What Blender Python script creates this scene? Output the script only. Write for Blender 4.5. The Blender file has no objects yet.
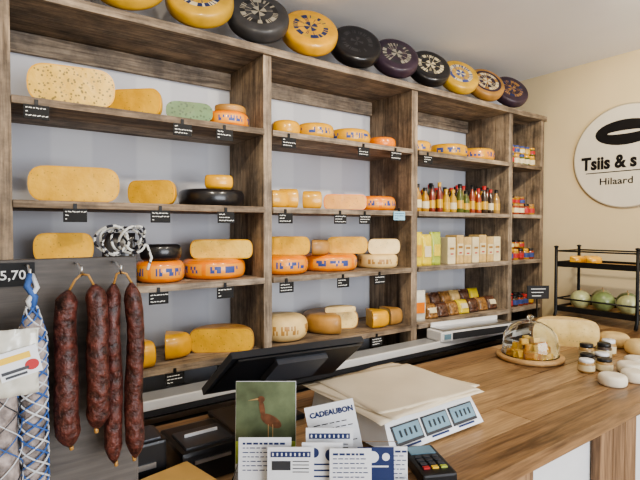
import bpy, bmesh, math, random
from math import sin, cos, pi, radians
from mathutils import Vector, Matrix
random.seed(7)
H = 1.6
# ------------------------------------------------------------------ materials
def newmat(name):
    m = bpy.data.materials.new(name); m.use_nodes = True
    nt = m.node_tree; b = nt.nodes['Principled BSDF']
    return m, nt, b
def rgb(c): return (c[0], c[1], c[2], 1)
def flat(name, c, rough=.5, metal=0, coat=0, trans=0, ior=1.45, var=.12, vs=12, bump=0, alpha=1):
    m, nt, b = newmat(name)
    b.inputs['Roughness'].default_value = rough
    b.inputs['Metallic'].default_value = metal
    b.inputs['Coat Weight'].default_value = coat
    b.inputs['Coat Roughness'].default_value = .12
    b.inputs['Transmission Weight'].default_value = trans
    b.inputs['IOR'].default_value = ior
    b.inputs['Alpha'].default_value = alpha
    if var > 0:
        tc = nt.nodes.new('ShaderNodeTexCoord'); n = nt.nodes.new('ShaderNodeTexNoise')
        n.inputs['Scale'].default_value = vs; n.inputs['Detail'].default_value = 5
        nt.links.new(tc.outputs['Object'], n.inputs['Vector'])
        r = nt.nodes.new('ShaderNodeValToRGB')
        r.color_ramp.elements[0].position = .3; r.color_ramp.elements[1].position = .7
        r.color_ramp.elements[0].color = rgb([x*(1-var) for x in c])
        r.color_ramp.elements[1].color = rgb([min(1, x*(1+var)) for x in c])
        nt.links.new(n.outputs['Fac'], r.inputs['Fac']); nt.links.new(r.outputs['Color'], b.inputs['Base Color'])
        if bump:
            bp = nt.nodes.new('ShaderNodeBump'); bp.inputs['Strength'].default_value = bump; bp.inputs['Distance'].default_value = .01
            nt.links.new(n.outputs['Fac'], bp.inputs['Height']); nt.links.new(bp.outputs['Normal'], b.inputs['Normal'])
    else:
        b.inputs['Base Color'].default_value = rgb(c)
    return m
def wood(name, c1, c2, axis='X', sc=6, rough=.6, bump=.25, coat=0, knots=False):
    m, nt, b = newmat(name)
    b.inputs['Roughness'].default_value = rough; b.inputs['Coat Weight'].default_value = coat
    tc = nt.nodes.new('ShaderNodeTexCoord'); mp = nt.nodes.new('ShaderNodeMapping')
    s = {'X': (.12, 1.6, 1.6), 'Y': (1.6, .12, 1.6), 'Z': (1.6, 1.6, .12)}[axis]
    mp.inputs['Scale'].default_value = [x*sc for x in s]
    nt.links.new(tc.outputs['Object'], mp.inputs['Vector'])
    n = nt.nodes.new('ShaderNodeTexNoise'); n.inputs['Scale'].default_value = 2.2; n.inputs['Detail'].default_value = 9
    n.inputs['Roughness'].default_value = .65; n.inputs['Distortion'].default_value = .8
    n2 = nt.nodes.new('ShaderNodeTexNoise'); n2.inputs['Scale'].default_value = 14; n2.inputs['Detail'].default_value = 4
    nt.links.new(mp.outputs['Vector'], n.inputs['Vector']); nt.links.new(mp.outputs['Vector'], n2.inputs['Vector'])
    mx = nt.nodes.new('ShaderNodeMath'); mx.operation = 'MULTIPLY_ADD'; mx.inputs[1].default_value = .35
    nt.links.new(n2.outputs['Fac'], mx.inputs[0])
    m2 = nt.nodes.new('ShaderNodeMath'); m2.operation = 'MULTIPLY'; m2.inputs[1].default_value = .68
    nt.links.new(n.outputs['Fac'], m2.inputs[0]); nt.links.new(m2.outputs[0], mx.inputs[2])
    r = nt.nodes.new('ShaderNodeValToRGB'); e = r.color_ramp.elements
    e[0].position = .38; e[0].color = rgb(c1); e[1].position = .64; e[1].color = rgb(c2)
    nt.links.new(mx.outputs[0], r.inputs['Fac'])
    col = r.outputs['Color']
    if knots:
        nb = nt.nodes.new('ShaderNodeTexNoise'); nb.inputs['Scale'].default_value = 7; nb.inputs['Detail'].default_value = 6; nb.inputs['Roughness'].default_value = .7
        nt.links.new(tc.outputs['Object'], nb.inputs['Vector'])
        rb = nt.nodes.new('ShaderNodeValToRGB'); rb.color_ramp.elements[0].position = .38; rb.color_ramp.elements[0].color = (.50, .50, .52, 1)
        rb.color_ramp.elements[1].position = .60; rb.color_ramp.elements[1].color = (1.0, .98, .95, 1)
        nt.links.new(nb.outputs['Fac'], rb.inputs['Fac'])
        v = nt.nodes.new('ShaderNodeTexVoronoi'); v.inputs['Scale'].default_value = .8
        nt.links.new(mp.outputs['Vector'], v.inputs['Vector'])
        rk = nt.nodes.new('ShaderNodeValToRGB'); rk.color_ramp.elements[0].position = .07; rk.color_ramp.elements[0].color = (.15, .11, .09, 1)
        rk.color_ramp.elements[1].position = .2; rk.color_ramp.elements[1].color = (1, 1, 1, 1)
        nt.links.new(v.outputs['Distance'], rk.inputs['Fac'])
        a = nt.nodes.new('ShaderNodeMix'); a.data_type = 'RGBA'; a.blend_type = 'MULTIPLY'; a.inputs['Factor'].default_value = 1
        nt.links.new(col, a.inputs['A']); nt.links.new(rb.outputs['Color'], a.inputs['B'])
        c_ = nt.nodes.new('ShaderNodeMix'); c_.data_type = 'RGBA'; c_.blend_type = 'MULTIPLY'; c_.inputs['Factor'].default_value = 1
        nt.links.new(a.outputs['Result'], c_.inputs['A']); nt.links.new(rk.outputs['Color'], c_.inputs['B'])
        col = c_.outputs['Result']
    nt.links.new(col, b.inputs['Base Color'])
    bp = nt.nodes.new('ShaderNodeBump'); bp.inputs['Strength'].default_value = bump; bp.inputs['Distance'].default_value = .004
    nt.links.new(mx.outputs[0], bp.inputs['Height']); nt.links.new(bp.outputs['Normal'], b.inputs['Normal'])
    return m
def cheesemat(name, c, spot=None, sscale=60, thr=.16, rough=.42, coat=.3):
    m, nt, b = newmat(name)
    b.inputs['Roughness'].default_value = rough; b.inputs['Coat Weight'].default_value = coat
    b.inputs['Coat Roughness'].default_value = .15
    tc = nt.nodes.new('ShaderNodeTexCoord')
    n = nt.nodes.new('ShaderNodeTexNoise'); n.inputs['Scale'].default_value = 14; n.inputs['Detail'].default_value = 4
    r = nt.nodes.new('ShaderNodeValToRGB')
    r.color_ramp.elements[0].position = .3; r.color_ramp.elements[0].color = rgb([c[0]*.84, c[1]*.78, c[2]*.6])
    r.color_ramp.elements[1].position = .7; r.color_ramp.elements[1].color = rgb([min(1, x*1.08) for x in c])
    nt.links.new(tc.outputs['Object'], n.inputs['Vector']); nt.links.new(n.outputs['Fac'], r.inputs['Fac'])
    v = nt.nodes.new('ShaderNodeTexVoronoi'); v.inputs['Scale'].default_value = sscale
    nt.links.new(tc.outputs['Object'], v.inputs['Vector'])
    lt = nt.nodes.new('ShaderNodeMath'); lt.operation = 'LESS_THAN'; lt.inputs[1].default_value = thr
    nt.links.new(v.outputs['Distance'], lt.inputs[0])
    mix = nt.nodes.new('ShaderNodeMix'); mix.data_type = 'RGBA'
    nt.links.new(lt.outputs[0], mix.inputs['Factor']); nt.links.new(r.outputs['Color'], mix.inputs['A'])
    mix.inputs['B'].default_value = rgb(spot if spot else [x*.6 for x in c])
    nt.links.new(mix.outputs['Result'], b.inputs['Base Color'])
    bp = nt.nodes.new('ShaderNodeBump'); bp.inputs['Strength'].default_value = .5; bp.inputs['Distance'].default_value = .012
    nt.links.new(n.outputs['Fac'], bp.inputs['Height']); nt.links.new(bp.outputs['Normal'], b.inputs['Normal'])
    return m

SH = [wood('weathered_shelf_%d' % i, a, c, 'X', 5.5, knots=True, bump=.5, rough=.7) for i, (a, c) in enumerate([
    ((.125, .092, .064), (.46, .365, .265)), ((.10, .071, .048), (.38, .285, .195)), ((.15, .115, .085), (.54, .44, .335))])]
SZ = [wood('weathered_post_%d' % i, a, c, 'Z', 5.5, knots=True, bump=.5, rough=.7) for i, (a, c) in enumerate([
    ((.12, .087, .06), (.45, .35, .25)), ((.08, .058, .04), (.31, .23, .16)), ((.14, .105, .075), (.50, .40, .295))])]
W_TOP = [wood('counter_wood_%d' % i, a, b_, 'X', 5, rough=.36, bump=.2, coat=.12, knots=False) for i, (a, b_) in enumerate([
    ((.13, .07, .030), (.45, .275, .135)), ((.085, .043, .019), (.33, .19, .09)), ((.18, .10, .046), (.54, .35, .185))])]
W_FRONT = wood('counter_front_wood', (.11, .06, .032), (.38, .235, .13), 'Z', 5)
W_LIGHT = wood('light_wood', (.36, .20, .08), (.60, .38, .17), 'Y', 8)
W_DARK = wood('grey_board_wood', (.045, .038, .034), (.13, .11, .095), 'X', 5)
M_BLACK = flat('black_plastic', (.012, .012, .014), .35, var=.1)
M_BLACKM = flat('black_metal', (.015, .015, .016), .45, metal=.4, var=.1)
M_DGREY = flat('dark_grey_plastic', (.045, .047, .055), .35, var=.08)
M_LGREY = flat('light_grey_metal', (.42, .43, .45), .35, metal=.3, var=.06)
M_MON = flat('monitor_casing', (.022, .023, .027), .3, var=.08)
M_CHALK = flat('chalkboard', (.010, .010, .011), .7, var=.15)
M_WHITE = flat('white_plastic', (.76, .77, .79), .4, var=.03)
M_INK = flat('chalk_ink', (.8, .8, .78), .8, var=0)
M_PAPER = flat('paper_white', (.76, .77, .80), .7, var=.03)
M_BUTTER = flat('greaseproof_paper', (.76, .66, .50), .55, var=.06, vs=6, bump=.4)
M_NAVY = flat('navy_ink', (.02, .035, .12), .6, var=0)
M_BLUE = flat('blue_ink', (.05, .08, .26), .5, var=0)
M_RED = flat('red_ink', (.45, .03, .03), .5, var=0)
M_YEL = flat('yellow_ink', (.80, .52, .05), .5, var=0)
M_STEEL = flat('steel', (.62, .63, .65), .28, metal=1, var=.04)
M_LCD = flat('lcd_glass', (.18, .30, .38), .15, var=.05, coat=.5)
M_LCDD = flat('lcd_digits', (.02, .03, .04), .3, var=0)
M_GLASS = flat('clear_glass', (.97, 1, 1), .015, trans=1, ior=1.42, var=0)
M_ACR = flat('clear_acrylic', (.95, .97, 1), .05, trans=1, ior=1.2, var=0)
M_KRAFT = flat('kraft', (.66, .40, .13), .7, var=.1)
# cheese
C_GOUDA = cheesemat('gouda_flesh', (.78, .46, .055))
C_YOUNG = cheesemat('young_flesh', (.82, .56, .13))
C_HERB = cheesemat('herb_flesh', (.78, .51, .10), spot=(.22, .16, .03), sscale=75, thr=.30)
C_OLD = cheesemat('old_flesh', (.74, .34, .03))
C_PALE = cheesemat('pale_flesh', (.80, .60, .25))
C_GREEN = cheesemat('pesto_flesh', (.11, .20, .08), spot=(.05, .10, .03), sscale=60, thr=.3)
R_YEL = flat('rind_yellow', (.73, .38, .03), .33, coat=.4, var=.2)
R_ORG = flat('rind_orange', (.80, .22, .01), .33, coat=.4, var=.16)
R_BLK = flat('rind_black', (.013, .012, .014), .3, coat=.4, var=.3)
R_GRY = flat('rind_grey', (.05, .049, .052), .5, coat=.2, var=.3)
R_BRN = flat('rind_brown', (.42, .22, .06), .5, coat=.2, var=.25, bump=.3)
R_PALE = flat('rind_pale', (.74, .54, .25), .6, coat=.1, var=.15, bump=.3)
R_PUR = flat('rind_purple', (.05, .03, .048), .45, coat=.2, var=.25)
R_CREAM = flat('label_cream', (.72, .62, .40), .5, var=.08)
R_WHT = flat('white_rind', (.76, .69, .56), .7, var=.08, bump=.3)
S_RED = flat('dry_sausage_skin', (.075, .021, .015), .42, var=.85, vs=75, bump=.8, coat=.12)
S_MOLD = flat('moldy_skin', (.30, .25, .23), .8, var=.6, vs=60, bump=.7)

# ------------------------------------------------------------------ builder
def frame(o, x, y, z):
    M = Matrix.Identity(4)
    for i in range(3):
        M[i][0] = x[i]; M[i][1] = y[i]; M[i][2] = z[i]; M[i][3] = o[i]
    return M
class B:
    def __init__(s): s.bm = bmesh.new(); s.mats = []; s.M = Matrix.Identity(4)
    def mi(s, m):
        if m not in s.mats: s.mats.append(m)
        return s.mats.index(m)
    def add(s, vs, fs, m, M=None, smooth=False):
        M = s.M @ (M if M is not None else Matrix.Identity(4))
        bv = [s.bm.verts.new(M @ Vector(v)) for v in vs]
        for k, f in enumerate(fs):
            idx = []
            for i in f:
                if i not in idx: idx.append(i)
            if len(idx) < 3: continue
            try: fc = s.bm.faces.new([bv[i] for i in idx])
            except ValueError: continue
            fc.material_index = s.mi(m[k] if isinstance(m, list) else m); fc.smooth = smooth
    def box(s, c, size, m, bev=0, M=None, rz=0, rx=0, ry=0):
        t = bmesh.new(); bmesh.ops.create_cube(t, size=1)
        for v in t.verts: v.co = Vector((v.co.x*size[0], v.co.y*size[1], v.co.z*size[2]))
        if bev: bmesh.ops.bevel(t, geom=t.edges[:], offset=bev, segments=2, affect='EDGES', clamp_overlap=True, profile=.7)
        t.verts.index_update()
        L = Matrix.Translation(c) @ Matrix.Rotation(rz, 4, 'Z') @ Matrix.Rotation(ry, 4, 'Y') @ Matrix.Rotation(rx, 4, 'X')
        if M is not None: L = M @ L
        s.add([v.co.copy() for v in t.verts], [[v.index for v in f.verts] for f in t.faces], m, L, False)
        t.free()
    def quadbox(s, a, b_, c, d, th, m):
        a, b_, c, d = map(Vector, (a, b_, c, d)); n = (b_-a).cross(d-a).normalized()*th
        s.add([a, b_, c, d, a+n, b_+n, c+n, d+n], [(0, 1, 2, 3), (4, 5, 6, 7), (0, 1, 5, 4), (1, 2, 6, 5), (2, 3, 7, 6), (3, 0, 4, 7)], m)
    def lathe(s, prof, m, segs=32, M=None, a0=0, a1=2*pi, cap=None, fn=None, smooth=True, rindcap=None):
        full = abs(a1-a0-2*pi) < 1e-4
        n = segs if full else segs+1
        vs = []
        for j in range(n):
            a = a0+(a1-a0)*j/segs
            for (r, z) in prof: vs.append((r*cos(a), r*sin(a), z))
        P = len(prof); fs = []; ml = []
        for j in range(segs):
            j2 = (j+1) % n if full else j+1
            for i in range(P-1):
                fs.append((j*P+i, j2*P+i, j2*P+i+1, j*P+i+1)); ml.append(fn(i, j) if fn else m)
        s.add(vs, fs, ml, M, smooth)
        if cap and not full:
            R = max(p[0] for p in prof); Hh = max(p[1] for p in prof); t = .0045
            for j in (0, n-1):
                a = a0+(a1-a0)*j/segs
                inn = [(r*(1-t/R), Hh/2+(z-Hh/2)*(1-2*t/Hh)) for (r, z) in prof]
                pv = [(r*cos(a), r*sin(a), z) for (r, z) in prof]+[(r*cos(a), r*sin(a), z) for (r, z) in inn]
                fs = [(i, i+1, P+i+1, P+i) for i in range(P-1)]; ml = [rindcap or cap]*len(fs)
                fs.append(list(range(P, 2*P))); ml.append(cap)
                s.add(pv, fs, ml, M, False)
    def tube(s, pts, rad, m, segs=8, M=None, closed=False):
        pts = [Vector(p) for p in pts]; n = len(pts); vs = []; fs = []
        up = None
        for i, p in enumerate(pts):
            if closed: d = pts[(i+1) % n]-pts[i-1]
            else: d = pts[min(i+1, n-1)]-pts[max(i-1, 0)]
            d.normalize()
            if up is None: up = d.orthogonal().normalized()
            u = (up-d*up.dot(d))
            if u.length < 1e-5: u = d.orthogonal()
            u.normalize(); up = u; w = d.cross(u)
            r = rad[i] if isinstance(rad, (list, tuple)) else rad
            for k in range(segs):
                a = 2*pi*k/segs; vs.append(p+(u*cos(a)+w*sin(a))*r)
        for i in range(n if closed else n-1):
            i2 = (i+1) % n
            for k in range(segs):
                k2 = (k+1) % segs; fs.append((i*segs+k, i*segs+k2, i2*segs+k2, i2*segs+k))
        if not closed: fs += [list(range(segs)), list(range((n-1)*segs, n*segs))]
        s.add(vs, fs, m, M, True)
    def text(s, body, size, m, M, ext=.0008, off=0, align='LEFT', sx=1):
        cu = bpy.data.curves.new('t', 'FONT'); cu.body = body; cu.size = size; cu.extrude = ext; cu.offset = off
        cu.align_x = align; cu.resolution_u = 3
        ob = bpy.data.objects.new('t', cu); bpy.context.scene.collection.objects.link(ob)
        bpy.context.view_layer.update()
        me = bpy.data.meshes.new_from_object(ob.evaluated_get(bpy.context.evaluated_depsgraph_get()))
        s.add([(v.co.x*sx, v.co.y, v.co.z) for v in me.vertices], [list(p.vertices) for p in me.polygons], m, M)
        bpy.data.objects.remove(ob); bpy.data.curves.remove(cu); bpy.data.meshes.remove(me)
    def done(s, name, weld=True, parent=None):
        bm = s.bm
        if weld: bmesh.ops.remove_doubles(bm, verts=bm.verts[:], dist=1e-5)
        bmesh.ops.recalc_face_normals(bm, faces=bm.faces[:])
        xs = [v.co for v in bm.verts]
        lo = Vector([min(v[i] for v in xs) for i in range(3)]); hi = Vector([max(v[i] for v in xs) for i in range(3)])
        o = Vector(((lo.x+hi.x)/2, (lo.y+hi.y)/2, lo.z))
        for v in bm.verts: v.co -= o
        me = bpy.data.meshes.new(name); bm.to_mesh(me); bm.free()
        for m in s.mats: me.materials.append(m)
        ob = bpy.data.objects.new(name, me); ob.location = o
        bpy.context.scene.collection.objects.link(ob)
        return ob
T = Matrix.Translation
def Rz(a): return Matrix.Rotation(radians(a), 4, 'Z')
def Rx(a): return Matrix.Rotation(radians(a), 4, 'X')
def Ry(a): return Matrix.Rotation(radians(a), 4, 'Y')

# ------------------------------------------------------------------ room
XR, YB, ZC, XL, YF = 3.56, 2.38, 2.775, -1.6, -2.6
m_floor = wood('floor_wood', (.20, .15, .11), (.45, .35, .27), 'X', 4)
m_ceil = flat('ceiling_paint', (.90, .91, .94), .8, var=.02, vs=2)
m_cream = flat('cream_wall_paint', (.78, .65, .43), .85, var=.03, vs=3)
m_str, nt, bs = newmat('striped_wallpaper')
bs.inputs['Roughness'].default_value = .8
tc = nt.nodes.new('ShaderNodeTexCoord'); sp = nt.nodes.new('ShaderNodeSeparateXYZ')
nt.links.new(tc.outputs['Object'], sp.inputs[0])
mu = nt.nodes.new('ShaderNodeMath'); mu.operation = 'MULTIPLY'; mu.inputs[1].default_value = 2*pi/.36
nt.links.new(sp.outputs['X'], mu.inputs[0])
sn = nt.nodes.new('ShaderNodeMath'); sn.operation = 'SINE'; nt.links.new(mu.outputs[0], sn.inputs[0])
rp = nt.nodes.new('ShaderNodeValToRGB'); rp.color_ramp.elements[0].position = .0; rp.color_ramp.elements[1].position = .25
rp.color_ramp.elements[0].color = (.55, .56, .61, 1); rp.color_ramp.elements[1].color = (.62, .63, .67, 1)
nt.links.new(sn.outputs[0], rp.inputs['Fac']); nt.links.new(rp.outputs['Color'], bs.inputs['Base Color'])
def slab(name, lo, hi, m):
    b = B(); b.box([(lo[i]+hi[i])/2 for i in range(3)], [hi[i]-lo[i] for i in range(3)], m); return b.done(name)
slab('floor', (XL, YF, -.1), (XR, YB, 0), m_floor)
slab('ceiling', (XL, YF, ZC), (XR, YB, ZC+.1), m_ceil)
slab('wall_back', (XL, YB, 0), (XR, YB+.1, ZC), m_str)
slab('wall_right', (XR, YF, 0), (XR+.1, YB+.1, ZC), m_cream)
slab('wall_left', (XL-.1, YF, 0), (XL, YB+.1, ZC), m_cream)
b = B()
for lo, hi in [((XL, 0), (-1.0, ZC)), ((2.9, 0), (XR, ZC)), ((-1.0, 0), (2.9, .7)), ((-1.0, 2.5), (2.9, ZC))]:
    b.box(((lo[0]+hi[0])/2, YF-.05, (lo[1]+hi[1])/2), (hi[0]-lo[0], .1, hi[1]-lo[1]), m_cream)
b.done('wall_front')
b = B()
for x in (-.98, .3, 1.6, 2.88): b.box((x, YF-.05, 1.6), (.05, .06, 1.79), M_WHITE, .004)
for z in (.72, 2.48): b.box((.95, YF-.05, z), (3.88, .06, .05), M_WHITE, .004)
b.done('window_1')

# ------------------------------------------------------------------ shelving
ZS = [2.45, 2.065, 1.70, 1.365, 1.02]
UP = [(.058, .105), (1.105, 1.150), (2.10, 2.15), (3.085, 3.13), (3.495, 3.54)]
Y0, Y1 = 2.0, 2.375
rs = random.Random(11)
b = B()
for k, (a, c) in enumerate(UP):
    x = (a+c)/2; w = c-a
    ys = [Y0, Y0+.115, Y0+.235, Y1]
    for i in range(3):
        b.box((x, (ys[i]+ys[i+1])/2, 1.207), (w-(.004 if i else 0), ys[i+1]-ys[i]-.003, 2.414), SZ[(k+i*2) % 3] if i else SZ[(k % 2)*2], .002)
b.box((1.78, Y0+.08, 2.432), (3.55, .185, .036), SH[0], .003)
b.box((1.78, Y0+.275, 2.432), (3.55, .195, .036), SH[1], .003)
for k in range(4):
    a = UP[k][1]; c = UP[k+1][0]
    for z in ZS[1:]:
        for (ya, yb) in [(Y0-.012, Y0+.18), (Y0+.184, Y1)]:
            b.box(((a+c)/2, (ya+yb)/2, z-.014), (c-a-.001, yb-ya, .028), SH[rs.randrange(3)], .002)
    b.box(((a+c)/2, Y1-.012, 2.37), (c-a-.001, .022, .085), SH[2], .002)
    b.box(((a+c)/2, Y1-.012, .94), (c-a-.001, .022, .12), SH[1], .002)
b.box((1.8, 2.325, 2.501), (3.4, .05, .10), SH[1], .003)
b.done('cheese_shelving_unit')

# ------------------------------------------------------------------ cheeses
def prof(r, h, c=.5, rings=()):
    c = c*h; P = [(0, 0)]
    for t in range(-90, 91, 15):
        q = radians(t); cc = max(cos(q), 0)**.75; ss = (abs(sin(q))**.8)*(1 if t >= 0 else -1)
        P.append((r-c+c*cc, h/2+h/2*ss))
    for q in rings: P.append(((r-c)*q, h))
    P.append((0, h)); return P
def cheese(name, x, y, z, r, h, rind, flesh=None, a0=0, a1=360, rz=0, band=None, c=.40, M=None, label=None):
    b = B(); P = prof(r, h, c, rings=(.92, .75, .55, .3))
    segs = 96 if band or label else (48 if a1-a0 > 300 else 28)
    rnd = random.Random(int(random.random()*1e5)); pat = [(rnd.random(), rnd.random()) for _ in range(segs)]
    def fn(i, j):
        if band and 4 <= i <= 9:
            k = j % 24
            if k < 2 or i in (4, 9): return rind
            if i in (6, 7) and 4 <= k < 22 and k not in (9, 10, 16): return band[0] if pat[j][i-6] > .45 else band[1]
            return band[1]
        if label and i >= 14:
            rg = i-14
            if rg == 0: return label[0]
            if rg == 1: return label[1] if (pat[j][0] > .4 and j % 32 > 5) else label[2]
            if rg == 2: return label[1] if j % 2 == 0 and pat[j][1] > .75 else label[0]
            if rg == 3: return label[1] if (j % 24 < 14) else label[2]
            return label[2]
        return rind
    MM = (T((x, y, z)) @ Rz(rz)) if M is None else M
    b.lathe(P, rind, segs, MM, radians(a0), radians(a1), cap=flesh or rind, fn=fn, rindcap=rind)
    return b.done(name)
Z1, Z2, Z3, Z4 = ZS[1:]
O2 = flat('label_orange', (.82, .33, .04), .35, coat=.4, var=.05)
BO = (M_BLUE, O2); BY = (M_BLUE, R_YEL)
def half(x, z, r, h, rind, flesh, rz=-18, y=2.045, nm='cheese_half', **k):
    return cheese(nm, x, y, z, r, h, rind, flesh, 0, 180, rz, **k)
def wheel(x, z, r, h, rind, band=None, y=None, nm='cheese_wheel', **k):
    return cheese(nm, x, y if y else 2.02+r, z, r, h, rind, band=band, rz=random.random()*360, **k)
def wedge(x, z, r, h, rind, flesh, a=60, rz=-120, y=2.16, nm='cheese_wedge', **k):
    return cheese(nm, x, y, z, r, h, rind, flesh, 0, a, rz, **k)
# bay 1
half(.305, Z1, .15, .15, R_YEL, C_HERB, rz=-10, c=.5)
half(.545, Z1, .115, .118, R_YEL, C_GOUDA, rz=-42, y=2.10)
half(.765, Z1, .10, .085, C_GREEN, C_GREEN, rz=-14, c=.7)
wheel(.975, Z1, .105, .075, R_ORG, BO)
wedge(.99, Z1+.076, .08, .035, R_BRN, C_OLD, 150, -170, y=2.13)
half(.31, Z2, .158, .135, R_YEL, C_GOUDA, rz=-14, c=.5)
half(.61, Z2, .108, .105, R_YEL, C_GOUDA, rz=-46, y=2.10)
wheel(.92, Z2, .155, .08, R_BLK)
wedge(.94, Z2+.081, .10, .065, R_YEL, C_GOUDA, 80, -150, y=2.15)
wheel(.28, Z3, .13, .10, R_YEL, BY)
half(.275, Z3+.101, .105, .115, R_YEL, C_GOUDA, rz=-16, y=2.09)
wheel(.655, Z3, .105, .095, R_ORG, BO)
wheel(.925, Z3, .15, .09, R_ORG, BO)
half(.935, Z3+.091, .145, .09, R_YEL, C_YOUNG, rz=-30, y=2.10)
wedge(.655, Z3+.096, .10, .07, R_BLK, C_GOUDA, 120, -160, y=2.13)
wheel(.27, Z4, .14, .10, R_YEL, BY)
wedge(.55, Z4, .16, .11, R_YEL, C_GOUDA, 62, -135, y=2.15)
wedge(.70, Z4, .13, .11, R_YEL, C_OLD, 60, -110, y=2.19)
half(.92, Z4, .15, .115, R_BRN, C_GOUDA, rz=-30, y=2.07)
# bay 2
wheel(1.30, Z1, .075, .08, R_YEL, y=2.12)
wheel(1.485, Z1, .105, .085, R_YEL, BY)
wheel(1.735, Z1, .12, .085, R_YEL, BY)
wheel(1.965, Z1, .085, .065, R_ORG, y=2.12)
wedge(1.235, Z2, .11, .09, R_YEL, C_GOUDA, 50, -115)
wedge(1.355, Z2, .15, .10, R_YEL, C_GOUDA, 40, -140, y=2.19)
wedge(1.495, Z2, .15, .095, R_YEL, C_GOUDA, 40, -138, y=2.19)
half(1.645, Z2, .12, .085, R_ORG, C_OLD, rz=-28, y=2.06)
wheel(1.93, Z2, .135, .085, R_ORG, BO)
wheel(1.30, Z3, .135, .095, R_ORG, BO)
half(1.30, Z3+.096, .12, .095, R_YEL, C_GOUDA, rz=-36, y=2.11)
wheel(1.62, Z3, .165, .09, R_ORG, BO)
wedge(1.50, Z3+.091, .11, .08, R_BRN, C_OLD, 60, -125, y=2.17)
half(1.70, Z3+.091, .115, .095, R_YEL, C_GOUDA, rz=-34, y=2.11)
wheel(1.955, Z3, .125, .08, R_PALE, (R_BRN, R_PALE))
half(1.955, Z3+.081, .10, .09, R_PALE, C_PALE, rz=-22, y=2.08)
wheel(1.30, Z4, .13, .13, R_PALE, (R_BRN, R_PALE), c=.55)
cheese('cheese_wheel', 1.64, 2.19, Z4, .165, .105, R_BRN, C_PALE, 20, 300, -90+45)
half(1.66, Z4+.106, .09, .03, R_PALE, C_PALE, rz=-20, y=2.12)
wedge(1.90, Z4, .15, .10, R_YEL, C_YOUNG, 50, -115, y=2.18)
wedge(2.02, Z4, .15, .10, R_BRN, C_PALE, 40, -105, y=2.19)
wheel(2.60, Z1, .135, .09, R_YEL, BY)
wheel(2.90, Z1, .135, .09, R_YEL, BO)
cheese('cheese_wheel', 2.30, 2.16, Z1, .10, .085, R_YEL, band=BY)
def topwheel(x, r, h, rind, label, yaw=-22, tilt=58):
    M = T((x, 2.01, ZS[0]+.002)) @ Rz(yaw) @ Rx(tilt) @ T((0, r, 0))
    cheese('display_cheese_wheel', 0, 0, 0, r, h, rind, M=M, c=.35, label=label)
R_DYEL = flat('display_rind_yellow', (.62, .37, .045), .4, coat=.3, var=.2)
L_DIM = flat('label_dim', (.40, .36, .28), .5, var=.1)
tw = [(.20, .148, .075, R_DYEL, (R_DYEL, M_NAVY, R_CREAM)), (.50, .148, .075, R_DYEL, (R_DYEL, M_RED, R_CREAM)),
      (.80, .148, .078, R_DYEL, (R_DYEL, M_NAVY, R_CREAM)), (1.09, .148, .078, R_GRY, (R_GRY, L_DIM, R_BLK)),
      (1.385, .148, .078, R_YEL, (R_YEL, M_NAVY, R_DYEL)), (1.69, .145, .075, R_BLK, (R_BLK, R_BLK, R_GRY)),
      (1.99, .142, .075, R_PUR, (R_PUR, L_DIM, R_GRY)), (2.28, .138, .07, R_BLK, (R_BLK, R_CREAM, R_GRY)),
      (2.565, .135, .07, R_DYEL, (R_DYEL, M_BLUE, R_CREAM)), (2.85, .135, .07, R_BRN, (R_PUR, R_CREAM, R_BRN)),
      (3.14, .135, .07, R_PUR, (R_PUR, R_BRN, M_NAVY))]
for x, r, h, rd, lb in tw: topwheel(x, r, h, rd, lb)

# ------------------------------------------------------------------ bottles, jars, bags
def bottle(x, y, z, col, cap, r=.022, h=.145):
    b = B(); M = T((x, y, z))
    b.lathe([(0, 0), (r*.9, 0), (r, .006), (r, h*.55), (r*.85, h*.66), (r*.42, h*.78), (r*.38, h*.9)], col, 14, M)
    b.lathe([(r*.5, h*.86), (r*.52, h), (0, h)], cap, 14, M)
    b.lathe([(r*1.02, h*.15), (r*1.03, h*.16), (r*1.03, h*.42), (r*1.02, h*.43)], R_CREAM if random.random() > .6 else R_DYEL, 14, M)
    return b.done('sauce_bottle')
def jar(x, y, z, col, lid, r=.03, h=.07, nm='preserve_jar', lab=None):
    b = B(); M = T((x, y, z))
    b.lathe([(0, 0), (r*.9, 0), (r, .005), (r, h*.72), (r*.8, h*.8)], col, 16, M)
    b.lathe([(r*.85, h*.78), (r*.88, h*.8), (r*.88, h*.97), (r*.8, h), (0, h)], lid, 16, M)
    b.lathe([(r*1.02, h*.18), (r*1.02, h*.6)], lab or R_CREAM, 16, M)
    return b.done(nm)
LQ = [flat('liquid_%d' % i, c, .12, coat=.8, var=.1) for i, c in enumerate([(.42, .21, .02), (.22, .035, .02), (.50, .30, .04), (.10, .12, .025), (.32, .06, .025), (.05, .03, .02), (.38, .23, .08)])]
CAPS = [M_BLACK, R_DYEL, M_BLACK, M_RED, M_BLACK]
for row, y in enumerate((2.05, 2.12, 2.19)):
    for i in range(13):
        bottle(2.20+i*.067+random.uniform(-.004, .004), y, Z2, LQ[(i//2+row*2) % 7], CAPS[(i//3+row) % 5], r=random.choice((.022, .026)), h=random.choice((.15, .17, .19)))
LBS = [M_BLUE, R_CREAM, R_DYEL, M_RED]
for (z, cols, lids) in [(Z1, (3, 2, 6), (M_BLUE, R_YEL)), (Z2, (0, 4, 1), (M_BLACK, R_BRN)), (Z3, (4, 0, 1), (M_BLACK, R_YEL)), (Z4, (1, 5, 4), (M_BLACK, M_RED))]:
    for row in range(2):
        for i in range(5):
            hh = .08
            jar(3.17+i*.068, 2.05+row*.08, z, LQ[random.choice(cols)], random.choice(lids), h=hh, lab=random.choice(LBS))
            if z != Z4 and (z == Z1 or row == 1): jar(3.17+i*.068, 2.05+row*.08, z+hh+.001, LQ[random.choice(cols)], random.choice(lids), h=.06, lab=random.choice(LBS))
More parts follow.
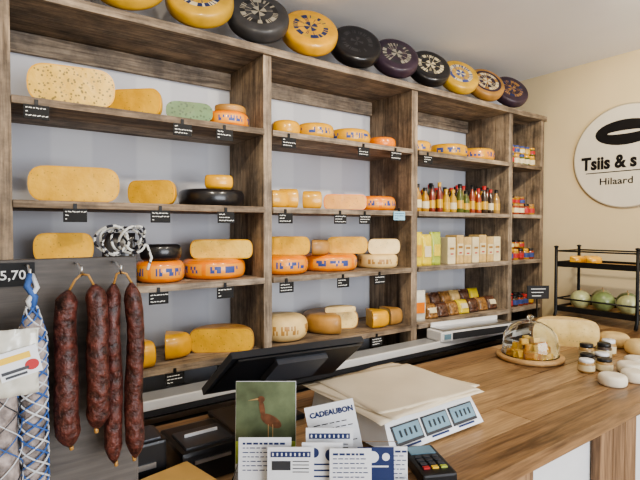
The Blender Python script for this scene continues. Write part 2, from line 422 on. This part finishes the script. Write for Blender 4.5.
def bag(x, y, z, w, h, d, m, rz=0, lab=None, nm='snack_bag', tilt=0):
    b = B(); N = 10; vs = []; fs = []
    M = T((x, y, z)) @ Rz(rz) @ Rx(tilt); rr = random.Random(int(x*1000+z*77+y*31))
    for side in (-1, 1):
        for j in range(N+1):
            for i in range(N+1):
                u = i/N*2-1; v = j/N
                t = max(0, (1-u**4))**.5*max(0, sin(pi*min(1, v*.93+.07)))**.45 if 0 < j < N else (0 if j == N else .75*(1-u**4)**.5)
                vs.append((u*w/2*(1-.05*sin(pi*v)), side*(d/2*t)+rr.uniform(-1, 1)*.0025, v*h))
    K = (N+1)*(N+1)
    for s_ in (0, 1):
        for j in range(N):
            for i in range(N):
                a = s_*K+j*(N+1)+i; fs.append((a, a+1, a+N+2, a+N+1))
    for j in range(N):
        for i in (0, N): a = j*(N+1)+i; fs.append((a, a+N+1, K+a+N+1, K+a))
    for i in range(N):
        for j in (0, N): a = j*(N+1)+i; fs.append((a, a+1, K+a+1, K+a))
    b.add(vs, fs, m, M, True)
    if lab: b.box((0, -d/2-.001, h*.45), (w*.55, .003, h*.35), lab, .001, M)
    return b.done(nm)
F_YEL = flat('foil_yellow', (.74, .58, .05), .3, coat=.5, var=.15); F_GRN = flat('foil_green', (.40, .48, .08), .3, coat=.5, var=.15)
F_CLR = flat('foil_white', (.64, .62, .54), .25, coat=.6, var=.2); F_NUT = flat('nuts_bag', (.28, .14, .045), .3, coat=.6, var=.6, vs=60, bump=.8)
F_NUT2 = flat('raisin_bag', (.10, .042, .025), .3, coat=.6, var=.6, vs=60, bump=.8); F_CRK = flat('cracker_pack', (.60, .42, .18), .35, coat=.5, var=.25, vs=30)
for i in range(3): bag(2.215+i*.085, 2.07, Z3, .085, .21-.015*(i % 2), .05, (F_YEL, F_YEL, F_GRN)[i], rz=-12, lab=(R_YEL, R_CREAM, F_YEL)[i])
for i in range(3): bag(2.22+i*.085, 2.17, Z3, .085, .18, .05, F_CLR, rz=-8)
bag(.475, 2.09, Z3, .13, .215, .07, R_BLK, rz=-14, nm='coffee_bag')
def pack(x, y, z, w, d, h, m, rz):
    b = B(); M = T((x, y, z)) @ Rz(rz)
    b.box((0, 0, h/2), (w, d, h), m, .008, M)
    b.box((0, -d/2-.001, h*.5), (w*.8, .002, h*.4), R_CREAM, 0, M); b.box((0, -d/2-.002, h*.58), (w*.55, .002, h*.08), R_BRN, 0, M)
    b.box((0, -d/2-.002, h*.38), (w*.35, .002, h*.05), M_RED, 0, M)
    b.done('cracker_pack')
for i in range(7): pack(2.51+i*.082, 2.08, Z3, .07, .10, .175+.014*(i % 3 == 1), F_CRK if i % 3 else R_CREAM, -6+(i % 2)*4)
for i in range(7):
    bag(2.36+i*.105, 2.07, Z4, .10, .10, .07, (F_NUT, F_NUT2, F_NUT, F_YEL, F_NUT2, F_NUT, F_NUT2)[i], rz=-10, lab=None if i % 3 else R_CREAM, tilt=-25)
    bag(2.33+i*.105, 2.20, Z4, .10, .14, .07, (F_CLR, F_NUT, F_NUT2, F_NUT, F_CRK, F_NUT2, F_YEL)[i], rz=-10, tilt=-10)
bag(2.235, 2.08, Z4, .12, .19, .07, F_CLR, rz=-15, lab=R_ORG)

# ------------------------------------------------------------------ price tags on shelf fronts
def tag(x, z, w=.080, h=.050, rot=0, m=None, drop=.053):
    b = B(); rr = random.Random(int(x*997+z*131))
    M = T((x, Y0-.0175, z-drop)) @ Ry(rot)
    b.box((0, 0, 0), (w, .003, h), m or M_CHALK, .0008, M)
    b.box((0, .001, h/2+.008), (.012, .004, .022), M_BLACKM, 0, M)
    for i in range(3):
        xx = -w*.42; zz = h*.27-i*h*.27
        while xx < w*.36:
            L = rr.uniform(.005, .013)
            b.box((xx+L/2, -.002, zz), (L, .001, .0034), M_INK if m is None else M_NAVY, 0, M, ry=rr.uniform(-.35, .35))
            xx += L+.003
            if rr.random() < .12: break
    b.done('price_tag')
for x, z in [(.18, Z1), (.71, Z1), (.90, Z1), (1.235, Z1), (1.71, Z1), (2.22, Z1), (1.95, Z1),
             (.30, Z2), (.615, Z2), (.905, Z2), (1.215, Z2), (1.55, Z2), (1.72, Z2),
             (.605, Z3), (.90, Z3), (1.22, Z3), (1.57, Z3), (1.83, Z3), (.35, Z3),
             (.67, Z4), (.90, Z4), (1.81, Z4), (1.25, Z4)]:
    tag(x, z, rot=radians(random.uniform(-9, 9)))
tag(1.98, Z2, w=.09, m=flat('blue_tag', (.30, .55, .70), .5, var=0), drop=.03)

# ------------------------------------------------------------------ low fridge under shelving
b = B()
b.box((1.70, 1.93, .915), (3.2, .13, .03), M_LGREY, .004)
b.box((1.70, 1.866, .918), (3.2, .016, .036), M_WHITE, .004)
b.box((1.70, 1.868, .885), (3.2, .012, .022), M_DGREY, .002)
b.box((1.70, 1.866, .858), (3.2, .016, .022), M_STEEL, .003)
b.box((1.70, 1.93, .46), (3.16, .10, .84), M_DGREY, .004)
for i in range(4):
    b.box((.52+i*.79, 1.875, .45), (.76, .015, .74), M_DGREY, .004); b.box((.52+i*.79, 1.862, .78), (.4, .012, .02), M_STEEL, .003)
b.done('under_shelf_fridge')
b = B(); M = T((2.50, 1.875, .931)) @ Rz(-8)
b.box((0, 0, .030), (.60, .13, .06), M_WHITE, .01, M); b.box((0, -.005, .065), (.56, .11, .010), M_STEEL, .004, M)
b.box((.02, -.067, .030), (.46, .004, .04), M_DGREY, 0, M); b.box((-.25, -.067, .030), (.05, .004, .03), M_LCD, 0, M)
b.box((0, .05, .08), (.56, .01, .03), M_WHITE, .003, M)
b.done('bench_slicer_tray')

# ------------------------------------------------------------------ counter
CZ = 1.0; CY0, CY1 = .69, 1.46
b = B(); n = 6; w = (CY1-CY0)/n
for i in range(n):
    xs = [-.9, [.6, 1.4, .2, 1.9, 1.0, 2.1][i], 3.55]
    for k in range(2):
        b.box(((xs[k]+xs[k+1])/2, CY0+w*(i+.5), CZ-.022), (xs[k+1]-xs[k]-.002, w-.003, .044), W_TOP[(i*2+k) % 3], .0025)
for i in range(2): b.box((3.25, CY1+.075+.15*i, CZ-.022), (.598, .147, .044), W_TOP[i], .002)
b.box((1.3, .80, .478), (4.4, .03, .955), M_WHITE, .003)
for x in (-.7, .25, 1.15, 1.84, 3.3):
    for k in range(3): b.box((x+(k-1)*.095, .765, .478), (.092, .03, .955), W_FRONT, .003)
b.box((1.3, 1.40, .478), (4.4, .03, .955), W_FRONT, .003)
b.box((3.25, 1.73, .478), (.58, .03, .955), W_FRONT, .003)
b.box((1.3, 1.1, .3), (4.3, .56, .03), W_FRONT, .003)
b.done('shop_counter')

# ------------------------------------------------------------------ weighing scale with paper
b = B()
b.box((1.05, 1.08, CZ+.008), (.30, .26, .016), M_BLACK, .004)
V8 = [(.86, .885, CZ+.012), (1.245, .885, CZ+.012), (1.245, 1.25, CZ+.012), (.86, 1.25, CZ+.012),
      (.875, .93, CZ+.085), (1.235, .93, CZ+.085), (1.235, 1.25, CZ+.085), (.875, 1.25, CZ+.085)]
b.add(V8, [(0, 1, 2, 3), (4, 5, 6, 7), (0, 1, 5, 4), (1, 2, 6, 5), (2, 3, 7, 6), (3, 0, 4, 7)], M_WHITE)
ang = math.atan2(.073, .045)
Mf = frame((1.055, .9065, CZ+.0475), (1, 0, 0), (0, cos(ang), sin(ang)), (0, -sin(ang), cos(ang)))
for i, xo in enumerate((-.115, 0, .115)):
    b.box((xo, 0, .001), (.106, .052, .003), M_DGREY, .001, Mf); b.box((xo, 0.002, .0028), (.097, .040, .002), M_LCD, 0, Mf)
    for k in range(4): b.box((xo-.028+k*.019, .002, .0042), (.007, .018, .0006), M_LCDD, 0, Mf)
    b.box((xo, -.031, .0015), (.07, .005, .001), M_NAVY, 0, Mf)
b.box((1.055, 1.09, CZ+.095), (.375, .33, .008), M_STEEL, .003)
b.done('weighing_scale')
b = B(); vs = []; fs = []; N = 18
for lay in range(3):
    base = len(vs); ra = [.0, .10, -.08][lay]; sc = [1, .96, .9][lay]
    for j in range(N+1):
        for i in range(N+1):
            u = i/N-.5; v = j/N-.5
            x = u*.43*sc; y = v*.375*sc
            ed = max(0, abs(u)*2-.8)+max(0, abs(v)*2-.85)
            zz = CZ+.1005+lay*.0014-(.0 if lay else .02*ed*(1 if v < 0 else .3))+.002*sin(u*14+lay)*sin(v*9)*(abs(u)+abs(v))+.001
            vs.append((1.05+.01*lay+x*cos(ra)-y*sin(ra), 1.085+x*sin(ra)+y*cos(ra), zz))
    for j in range(N):
        for i in range(N): a = base+j*(N+1)+i; fs.append((a, a+1, a+N+2, a+N+1))
b.add(vs, fs, M_BUTTER, None, True)
o = b.done('wrapping_paper_sheets', weld=False); md = o.modifiers.new('s', 'SOLIDIFY'); md.thickness = .0006; md.offset = 1

# ------------------------------------------------------------------ POS monitor (seen from behind)
b = B()
b.quadbox((.595, 1.265, 1.222), (1.045, 1.205, 1.222), (1.005, 1.325, 1.095), (.55, 1.375, 1.095), .024, M_MON)
b.quadbox((.61, 1.256, 1.214), (1.03, 1.198, 1.214), (.993, 1.308, 1.105), (.565, 1.36, 1.105), .006, M_BLACK)
b.quadbox((.73, 1.235, 1.19), (.90, 1.212, 1.19), (.88, 1.275, 1.12), (.71, 1.298, 1.12), .025, M_DGREY)
b.box((.74, 1.34, 1.065), (.08, .05, .11), M_BLACK, .006, rx=radians(-15)); b.box((.71, 1.34, 1.010), (.24, .2, .016), M_BLACK, .005)
b.done('pos_monitor')
b = B(); b.box((.45, 1.15, 1.041), (.15, .17, .08), M_BLACK, .01); b.box((.45, 1.13, 1.082), (.12, .10, .008), M_DGREY, .003)
b.box((.45, 1.063, 1.055), (.09, .004, .008), M_STEEL); b.box((.45, 1.14, 1.088), (.085, .004, .01), M_PAPER)
b.done('receipt_printer')
b = B(); b.box((.60, 1.10, 1.012), (.10, .16, .022), M_BLACK, .004)
for i in range(4):
    for j in range(6): b.box((.565+i*.023, 1.04+j*.024, 1.024), (.018, .018, .005), M_DGREY, .002)
b.done('keypad')
b = B(); b.box((.30, 1.13, 1.061), (.09, .10, .12), M_BLACK, .006); b.box((.30, 1.13, 1.123), (.07, .08, .006), M_DGREY, .002); b.box((.30, 1.078, 1.07), (.04, .003, .012), M_STEEL)
b.done('cash_box')
b = B()
for i in range(5): b.box((.30+.004*i, .975+.003*i, 1.008+.0125*i), (.17, .13, .012), M_KRAFT, .002, rz=.05*i)
b.done('kraft_bag_stack')

# ------------------------------------------------------------------ leaflet stand (faces the customer)
b = B(); yaw = -35.6
ML = T((.582, .813, CZ)) @ Rz(yaw)
b.box((0, .03, .004), (.36, .16, .008), M_ACR, .002, ML)
for yy, hh in ((-.062, .05), (.012, .07), (.095, .10)): b.box((0, yy, hh/2+.008), (.36, .003, hh), M_ACR, 0, ML)
for sx in (-.18, .18): b.box((sx, .012, .045), (.003, .13, .075), M_ACR, 0, ML)
b.done('leaflet_stand')
bird_bg = flat('photo_green', (.13, .16, .09), .4, var=.6, vs=12); bird_bg2 = flat('photo_lime', (.36, .45, .08), .4, var=.3, vs=30)
b = B(); MB = ML @ T((-.122, .068, .132)) @ Rx(-4)
b.box((0, 0, 0), (.136, .002, .245), M_PAPER, 0, MB); b.box((0, -.0015, .055), (.134, .001, .133), bird_bg, 0, MB); b.box((0, -.0022, -.035), (.134, .001, .05), bird_bg2, 0, MB)
M_BIRD = flat('photo_bird', (.17, .07, .035), .5, var=.4, vs=60); M_SKY = flat('photo_beak', (.5, .3, .13), .5, var=0)
def disc(b, c, rx, rz_, m, M, y=-.003, n=20, rot=0):
    vs = [(c[0]+rx*cos(a)*cos(rot)-rz_*sin(a)*sin(rot), y, c[1]+rx*cos(a)*sin(rot)+rz_*sin(a)*cos(rot)) for a in [2*pi*i/n for i in range(n)]]
    b.add(vs, [list(range(n))], m, M)
disc(b, (.012, .035), .026, .012, M_BIRD, MB, rot=-.5); disc(b, (-.008, .062), .006, .02, M_BIRD, MB, rot=.15, y=-.0034); disc(b, (-.01, .083), .008, .007, M_BIRD, MB, y=-.0036)
b.add([(-.016, -.0036, .086), (-.04, -.0036, .080), (-.016, -.0036, .082)], [(0, 1, 2)], M_SKY, MB)
for dx in (.006, .016): b.box((dx, -.0032, .012), (.0015, .0006, .03), M_SKY, 0, MB)
b.done('bird_postcard')
b = B(); MC = ML @ T((.038, .045, .12)) @ Ry(-12) @ Rx(-5)
b.box((0, 0, 0), (.11, .002, .19), M_PAPER, 0, MC)
MT = MC @ frame((-.046, -.0015, .07), (1, 0, 0), (0, 0, 1), (0, -1, 0))
b.text('CADEAUBON', .0158, M_NAVY, MT, off=.0006)
for i in range(5):
    xx = -.042; rr = random.Random(i)
    while xx < .035:
        L = rr.uniform(.006, .016); b.box((xx+L/2, -.0015, .052-i*.011), (L, .0008, .0018), M_DGREY, 0, MC); xx += L+.004
b.done('gift_voucher_leaflet')
def leaflet(lx, ly, w, h, m, rot, style, seed):
    b = B(); M = ML @ T((lx, ly, h/2+.012)) @ Ry(rot) @ Rx(-5); rr = random.Random(seed)
    b.box((0, 0, 0), (w, .0025, h), m, 0, M)
    if style == 0:
        for i in range(7):
            xx = -w*.42
            while xx < w*.34:
                L = rr.uniform(.004, .012); b.box((xx+L/2, -.002, h*.42-i*.009), (L, .0008, .004 if i == 0 else .0015), M_NAVY, 0, M); xx += L+.003
    elif style == 1:
        disc(b, (-w*.2, h*.36), .010, .010, M_NAVY, M, y=-.002); disc(b, (w*.22, h*.33), .013, .013, M_NAVY, M, y=-.002)
        for i in range(3): b.box((0, -.002, h*.2-i*.012), (w*.8, .0008, .003), M_NAVY, 0, M)
    elif style == 2:
        disc(b, (-w*.1, h*.36), .014, .012, M_PAPER, M, y=-.002); disc(b, (w*.28, h*.36), .008, .008, M_PAPER, M, y=-.002); b.box((0, -.002, h*.22), (w*.7, .0008, .003), M_PAPER, 0, M)
    elif style == 3:
        b.box((0, -.002, h*.40), (w*.86, .0008, .011), M_NAVY, 0, M)
        for k in range(9): b.box((-w*.38+k*w*.095, -.0026, h*.40), (.003, .0006, .006), M_PAPER, 0, M)
        b.box((-w*.2, -.002, h*.24), (w*.4, .0008, .018), M_DGREY, 0, M)
        for k in range(4): b.box((w*.22, -.002, h*.30-k*.007), (w*.35, .0008, .0014), M_DGREY, 0, M)
    b.done('leaflet')
leaflet(-.115, -.012, .11, .15, M_PAPER, radians(-3), 0, 1)
leaflet(-.060, -.034, .095, .14, M_PAPER, radians(6), 3, 2)
leaflet(.005, -.024, .085, .145, M_PAPER, radians(-2), 1, 3)
leaflet(.062, -.040, .085, .14, M_PAPER, radians(3), 0, 6)
leaflet(.115, -.024, .075, .135, M_NAVY, radians(-3), 2, 4)
leaflet(.150, .002, .07, .125, M_PAPER, radians(4), 0, 5)
leaflet(.02, .0, .10, .165, M_PAPER, radians(3), 3, 9)
# card terminal
b = B(); M = T((.90, .80, CZ+.0005)) @ Rz(-25)
b.box((0, 0, .014), (.085, .15, .028), M_BLACK, .006, M); b.box((0, .045, .029), (.065, .04, .003), M_LCD, 0, M)
for i in range(3):
    for j in range(4): b.box((-.022+i*.022, .01-j*.018, .030), (.016, .011, .004), M_DGREY if j < 3 else (M_RED, M_YEL, F_GRN)[i], .001, M)
b.done('card_terminal')

# ------------------------------------------------------------------ sausage display board
BYY = .83
b = B()
b.box((-.05, BYY+.012, 1.277), (.535, .022, .552), W_DARK, .003)
b.box((-.05, BYY+.03, 1.01), (.535, .12, .02), W_DARK, .002)
for x in (-.30, .20): b.box((x, BYY+.045, 1.15), (.02, .05, .27), W_DARK, .002)
def hook(b, x):
    pts = [(x, BYY, 1.545), (x, BYY-.02, 1.545), (x, BYY-.045, 1.538), (x, BYY-.052, 1.53), (x, BYY-.055, 1.543)]
    b.tube(pts, .0018, M_STEEL, 6)
for x in (-.2, -.08, .0, .06, .125, .18): hook(b, x)
b.done('sausage_display_board')
def sausage(b, x0, y0, zt, zb, r, bend, m=S_RED, hookx=None):
    pts = []; rad = []; n = 30; rr = random.Random(int(x0*10000))
    for i in range(n+1):
        t = i/n; z = zt+(zb-zt)*t
        pts.append((x0+bend*sin(pi*t)+.0020*sin(9*t+x0*90), y0+.002*sin(7*t+x0*50), z))
        e = min(1, t/.07, (1-t)/.09); rad.append(r*(max(.03, e)**.5)*(.90+.13*t)*(1+rr.uniform(-.045, .045)))
    b.tube(pts, rad, m, 18)
    if hookx is not None: b.tube([(x0, y0, zt-.002), ((x0+hookx)/2, y0-.0, zt+.014), (hookx, BYY-.052, 1.532)], .0017, R_BRN, 6)
    b.tube([(x0, y0, zb+.003), (x0+.001, y0, zb-.005)], .003, R_BRN, 6)
b = B(); sausage(b, .108, .778, 1.510, 1.280, .0165, -.006, hookx=.125); sausage(b, .1405, .770, 1.517, 1.300, .0162, .005, hookx=.125); b.done('dry_sausage_pair')
b = B(); sausage(b, .171, .785, 1.515, 1.235, .0130, -.003, hookx=.18); sausage(b, .197, .780, 1.515, 1.238, .0140, .003, hookx=.18); b.done('dry_sausage_pair')
M_BLS = flat('blue_string', (.05, .12, .34), .7, var=.1); M_WHS = flat('white_string', (.58, .59, .61), .8, var=.1)
def net(b, x0, y0, zt, zb, r, turns, cols, n=8, w=.0012):
    for k in range(n):
        pts = []; s_ = 1 if k % 2 else -1
        for i in range(80):
            t = i/79; z = zt+(zb-zt)*t; a = s_*t*turns+k*2*pi/n
            rr = r*min(1, .35+t*5)
            pts.append((x0+rr*cos(a), y0+rr*sin(a), z))
        b.tube(pts, w, cols[k % len(cols)], 5)
b = B(); sausage(b, .061, .772, 1.485, 1.16, .0165, .0, m=S_MOLD, hookx=.06); net(b, .061, .772, 1.492, 1.165, .0182, 26, (M_BLS, M_WHS, M_WHS, M_BLS), 10, .0014)
b.tube([(.060, .776, 1.535), (.055, .764, 1.52), (.064, .764, 1.505), (.061, .772, 1.485)], .0045, M_BLS, 6)
b.tube([(.062, .776, 1.535), (.067, .764, 1.518), (.056, .764, 1.500), (.061, .772, 1.485)], .0035, M_WHS, 6); b.done('netted_salami')
b = B(); sausage(b, .020, .762, 1.40, 1.09, .0225, .004, m=S_MOLD, hookx=.0); net(b, .022, .762, 1.40, 1.10, .0250, 14, (M_WHS, M_BLS, M_DGREY), 9, .0009); b.done('white_mould_salami')
b = B(); sausage(b, -.05, .77, 1.50, 1.18, .02, .004, m=S_RED, hookx=-.08); b.done('dry_sausage')
bag(.037, .725, 1.385, .055, .085, .012, F_CLR, rz=-5, nm='packaged_ham')
b = B(); ML2 = T((.042, .7165, 1.428)) @ Ry(-12)
b.box((0, 0, 0), (.046, .0012, .036), M_PAPER, 0, ML2); b.box((-.006, -.001, -.008), (.03, .0008, .004), M_DGREY, 0, ML2); b.box((-.003, -.001, .008), (.034, .0008, .008), M_YEL, 0, ML2)
disc(b, (.013, -.006), .008, .007, M_RED, ML2, y=-.0012); b.box((-.006, -.001, -.014), (.024, .0008, .003), M_DGREY, 0, ML2); b.done('ham_label')
b = B(); M = frame((.012, BYY-.0035, 1.522), (1, 0, 0), (0, 0, 1), (0, -1, 0))
b.box((.040, BYY-.002, 1.532), (.06, .003, .034), M_CHALK, .0005)
b.text('5,70', .019, M_INK, M @ T((.014, .003, 0)), off=.0002); b.done('price_sign')
m_tw, nt, bs = newmat('twine'); tc = nt.nodes.new('ShaderNodeTexCoord'); wv = nt.nodes.new('ShaderNodeTexNoise'); wv.inputs['Scale'].default_value = 90
nt.links.new(tc.outputs['Object'], wv.inputs['Vector']); rp = nt.nodes.new('ShaderNodeValToRGB'); rp.color_ramp.interpolation = 'CONSTANT'
rp.color_ramp.elements[0].color = (.02, .02, .03, 1); rp.color_ramp.elements[1].position = .47; rp.color_ramp.elements[1].color = (.7, .69, .64, 1)
nt.links.new(wv.outputs['Fac'], rp.inputs['Fac']); nt.links.new(rp.outputs['Color'], bs.inputs['Base Color'])
b = B()
for k in range(6):
    rr = random.Random(k); cx = .196+rr.uniform(-.022, .022); cz = 1.577+rr.uniform(-.004, .006); rx = rr.uniform(.016, .028); rz_ = .023; ph = rr.uniform(-.6, .6)
    pts = [(cx+rx*cos(a)*cos(ph)-rz_*.6*sin(a)*sin(ph), BYY+.002+.012*sin(a*2+k)+k*.002, cz+rx*cos(a)*sin(ph)*.5+rz_*sin(a)*cos(ph)) for a in [2*pi*i/24 for i in range(24)]]
    b.tube(pts, .0022, m_tw, 6, closed=True)
b.tube([(.215, .84, 1.58), (.235, .83, 1.57), (.24, .825, 1.55), (.232, .82, 1.53)], .0024, m_tw, 6)
b.done('twine_bundle')

# ------------------------------------------------------------------ counter right: dome, cheese, jars
b = B(); M = T((2.06, 1.22, CZ))
b.lathe([(0, 0), (.135, 0), (.145, .008), (.145, .018), (.14, .022), (0, .022)], W_LIGHT, 48, M)
b.lathe([(.124, .0235), (.124, .030), (.120, .033), (.120, .075), (.112, .115), (.088, .148), (.05, .168), (.012, .174), (0, .174), (0, .170), (.012, .170), (.048, .164), (.084, .144), (.108, .112), (.116, .075), (.116, .0235), (.124, .0235)], M_GLASS, 48, M)
b.lathe([(.006, .1742), (.006, .180), (.014, .186), (.015, .196), (.008, .202), (0, .203)], M_GLASS, 20, M)
b.done('cheese_dome')
b = B(); rr = random.Random(5)
for i in range(50):
    a = rr.uniform(0, 6.28); q = rr.uniform(0, 1)**.6*.092; lv = rr.choice((0, 1, 2)) if q < .055 else (rr.choice((0, 1)) if q < .075 else 0)
    b.box((2.06+q*cos(a), 1.22+q*sin(a), CZ+.036+lv*.024), (.034, .024, .026), rr.choice((C_GOUDA, C_OLD, C_YOUNG)), .004, rz=a*3, rx=rr.uniform(-.3, .3))
b.done('cheese_samples')
cheese('wrapped_cheese', 2.42, 1.24, CZ, .155, .135, R_PALE, C_PALE, 0, 180, -48)
b = B(); b.box((2.39, 1.38, 1.185), (.006, .006, .11), M_BLACKM); M = T((2.39, 1.375, 1.263)) @ Rz(-30)
b.box((0, 0, 0), (.12, .006, .07), M_CHALK, .002, M)
for i in range(3): b.box((-.005*i, -.004, .018-i*.018), (.08-.015*i, .001, .003), M_INK, 0, M)
b.done('chalkboard_price_sign')
for i, (x, y) in enumerate([(2.06, .97), (2.15, 1.01), (2.13, .93), (2.22, .98), (2.25, 1.06), (2.33, 1.02), (2.42, 1.04)]):
    jar(x, y, CZ, LQ[5] if i % 2 else LQ[6], M_WHITE if i % 3 == 0 else M_BLACK, r=.032, h=.055+.02*(i > 3), nm='relish_jar')
for x, y in [(1.97, .83), (2.09, .80), (2.20, .86), (2.32, .88), (2.22, .745)]:
    cheese('small_goat_cheese', x, y, CZ, .05, .042, R_WHT, None)
for x, y in [(2.55, .95), (2.62, 1.10), (2.72, .92)]:
    cheese('wrapped_small_cheese', x, y, CZ, .07, .07, R_PALE, None, c=.6)
# two tier rack
b = B(); rx0, rx1, ry0, ry1 = 3.10, 3.40, 1.18, 1.66
for x in (rx0, rx1):
    for y in (ry0, ry1):
        b.tube([(x, y, 1.475), (x, y, 1.10), (x, y, 1.05), (x-(.02 if x == rx0 else -.02), y, 1.009)], .010, M_BLACKM, 8)
        b.lathe([(0, 0), (.014, .003), (.014, .012), (0, .016)], M_BLACKM, 12, T((x, y, 1.47)))
for z, rr_ in ((1.36, .09), (1.07, .07)):
    b.box(((rx0+rx1)/2, (ry0+ry1)/2, z), (rx1-rx0-.02, ry1-ry0-.02, .015), W_LIGHT, .002)
    for x in (rx0+.006, rx1-.006):
        b.box((x, (ry0+ry1)/2, z+.005), (.012, ry1-ry0, .035), M_BLACKM, .002); b.tube([(x, ry0, z+rr_), (x, ry1, z+rr_)], .005, M_BLACKM, 8)
    for y in (ry0+.006, ry1-.006):
        b.box(((rx0+rx1)/2, y, z+.005), (rx1-rx0, .012, .035), M_BLACKM, .002); b.tube([(rx0, y, z+rr_), (rx1, y, z+rr_)], .005, M_BLACKM, 8)
b.done('two_tier_rack')
GRN = flat('melon_skin', (.20, .26, .11), .35, coat=.5, var=.35, vs=22); GRN2 = flat('melon_skin_pale', (.42, .44, .24), .35, coat=.5, var=.25, vs=22)
def melon(x, y, z, r, m):
    b = B(); P = [(r*max(0, cos(radians(t))), r*.95+r*.95*sin(radians(t))) for t in range(-90, 91, 12)]
    b.lathe(P, m, 24, T((x, y, z))); b.tube([(x, y, z+r*1.88), (x+.004, y, z+r*1.9+.012)], .003, W_LIGHT, 6); b.done('melon')
for i, (x, y, r) in enumerate([(3.18, 1.26, .062), (3.18, 1.40, .066), (3.18, 1.54, .062), (3.32, 1.32, .062), (3.32, 1.47, .064)]):
    melon(x, y, 1.078, r, GRN if i % 2 else GRN2)
for x, y in [(3.2, 1.60), (3.21, 1.50), (3.3, 1.56)]: cheese('small_cheese_wedge', x, y, 1.368, .07, .05, R_YEL, C_GOUDA, 0, 100, 190)

# ------------------------------------------------------------------ round wall sign
b = B(); SX = XR-.001; SC = (1.43, 2.085); R_ = .35
m_sgn = flat('sign_disc', (.80, .76, .66), .5, var=.02); m_rim = flat('sign_rim', (.50, .44, .34), .5, var=0)
M = T((SX, SC[0], SC[1])) @ Ry(-90)
b.lathe([(R_, 0), (R_, .012), (R_-.006, .014), (R_-.010, .013)], m_rim, 72, M); b.lathe([(R_-.010, .013), (0, .013)], m_sgn, 72, M)
def SM(y, z, d=.0145): return frame((SX-d, y, z), (0, -1, 0), (0, 0, 1), (-1, 0, 0))
b.text('Tsiis & s', .122, M_BLACK, SM(1.72, 2.012), off=.0045, sx=.86)
b.text('Hilaard', .066, M_BLACK, SM(1.60, 1.900), off=.0004, sx=1.12)
b.box((SX-.0145, 1.44, 1.985), (.001, .50, .006), M_BLACK)
def el(cy, cz, ry_, rz_, m, d, rot=0):
    n = 28; vs = []
    for i in range(n):
        a = 2*pi*i/n; p = ry_*cos(a); q = rz_*sin(a); vs.append((SX-d, cy+p*cos(rot)-q*sin(rot), cz+p*sin(rot)+q*cos(rot)))
    b.add(vs, [list(range(n))], m)
# plain abstract stand-in mark
el(1.44, 2.245, .19, .085, M_BLACK, .0142); el(1.44, 2.245, .11, .012, m_sgn, .0150)
b.done('round_wall_sign', weld=False)

# ------------------------------------------------------------------ camera
cam = bpy.data.cameras.new('cam'); cam.lens = 27.0; cam.sensor_width = 36
co = bpy.data.objects.new('camera', cam); bpy.context.scene.collection.objects.link(co)
co.location = (0, 0, H)
d = Vector((.582*cos(radians(1.43)), .813*cos(radians(1.43)), -sin(radians(1.43))))
co.rotation_euler = d.to_track_quat('-Z', 'Y').to_euler(); cam.clip_start = .02
bpy.context.scene.camera = co
try:
    bpy.context.scene.view_settings.look = 'AgX - Medium High Contrast'
except Exception: pass

# ------------------------------------------------------------------ lights
def area(name, loc, target, sx, sy, power, col):
    l = bpy.data.lights.new(name, 'AREA'); l.shape = 'RECTANGLE'; l.size = sx; l.size_y = sy; l.energy = power; l.color = col
    o = bpy.data.objects.new(name, l); bpy.context.scene.collection.objects.link(o); o.location = loc
    o.rotation_euler = (Vector(target)-Vector(loc)).to_track_quat('-Z', 'Y').to_euler()
area('window_daylight', (1.4, YF+.05, 1.6), (1.2, 1, 2.1), 2.8, 1.6, 128, (.91, .95, 1))
def spot(name, loc, target, power, col, ang=75):
    l = bpy.data.lights.new(name, 'SPOT'); l.energy = power; l.color = col; l.spot_size = radians(ang); l.spot_blend = .8; l.shadow_soft_size = .04
    o = bpy.data.objects.new(name, l); bpy.context.scene.collection.objects.link(o); o.location = loc
    o.rotation_euler = (Vector(target)-Vector(loc)).to_track_quat('-Z', 'Y').to_euler()
for x in (.35, 1.3, 2.3): spot('ceiling_spot', (x, .75, 2.70), (x+.25, 2.1, 1.7), 58, (1, .87, .68), 85)
spot('ceiling_spot', (2.3, .9, 2.70), (3.5, 1.3, 1.9), 58, (1, .86, .60), 95)
spot('ceiling_spot', (1.6, .6, 2.70), (1.9, 1.05, 1.0), 42, (1, .88, .70), 80)
w = bpy.data.worlds.new('w'); bpy.context.scene.world = w; w.use_nodes = True
w.node_tree.nodes['Background'].inputs[0].default_value = (.85, .92, 1, 1); w.node_tree.nodes['Background'].inputs[1].default_value = 1.3
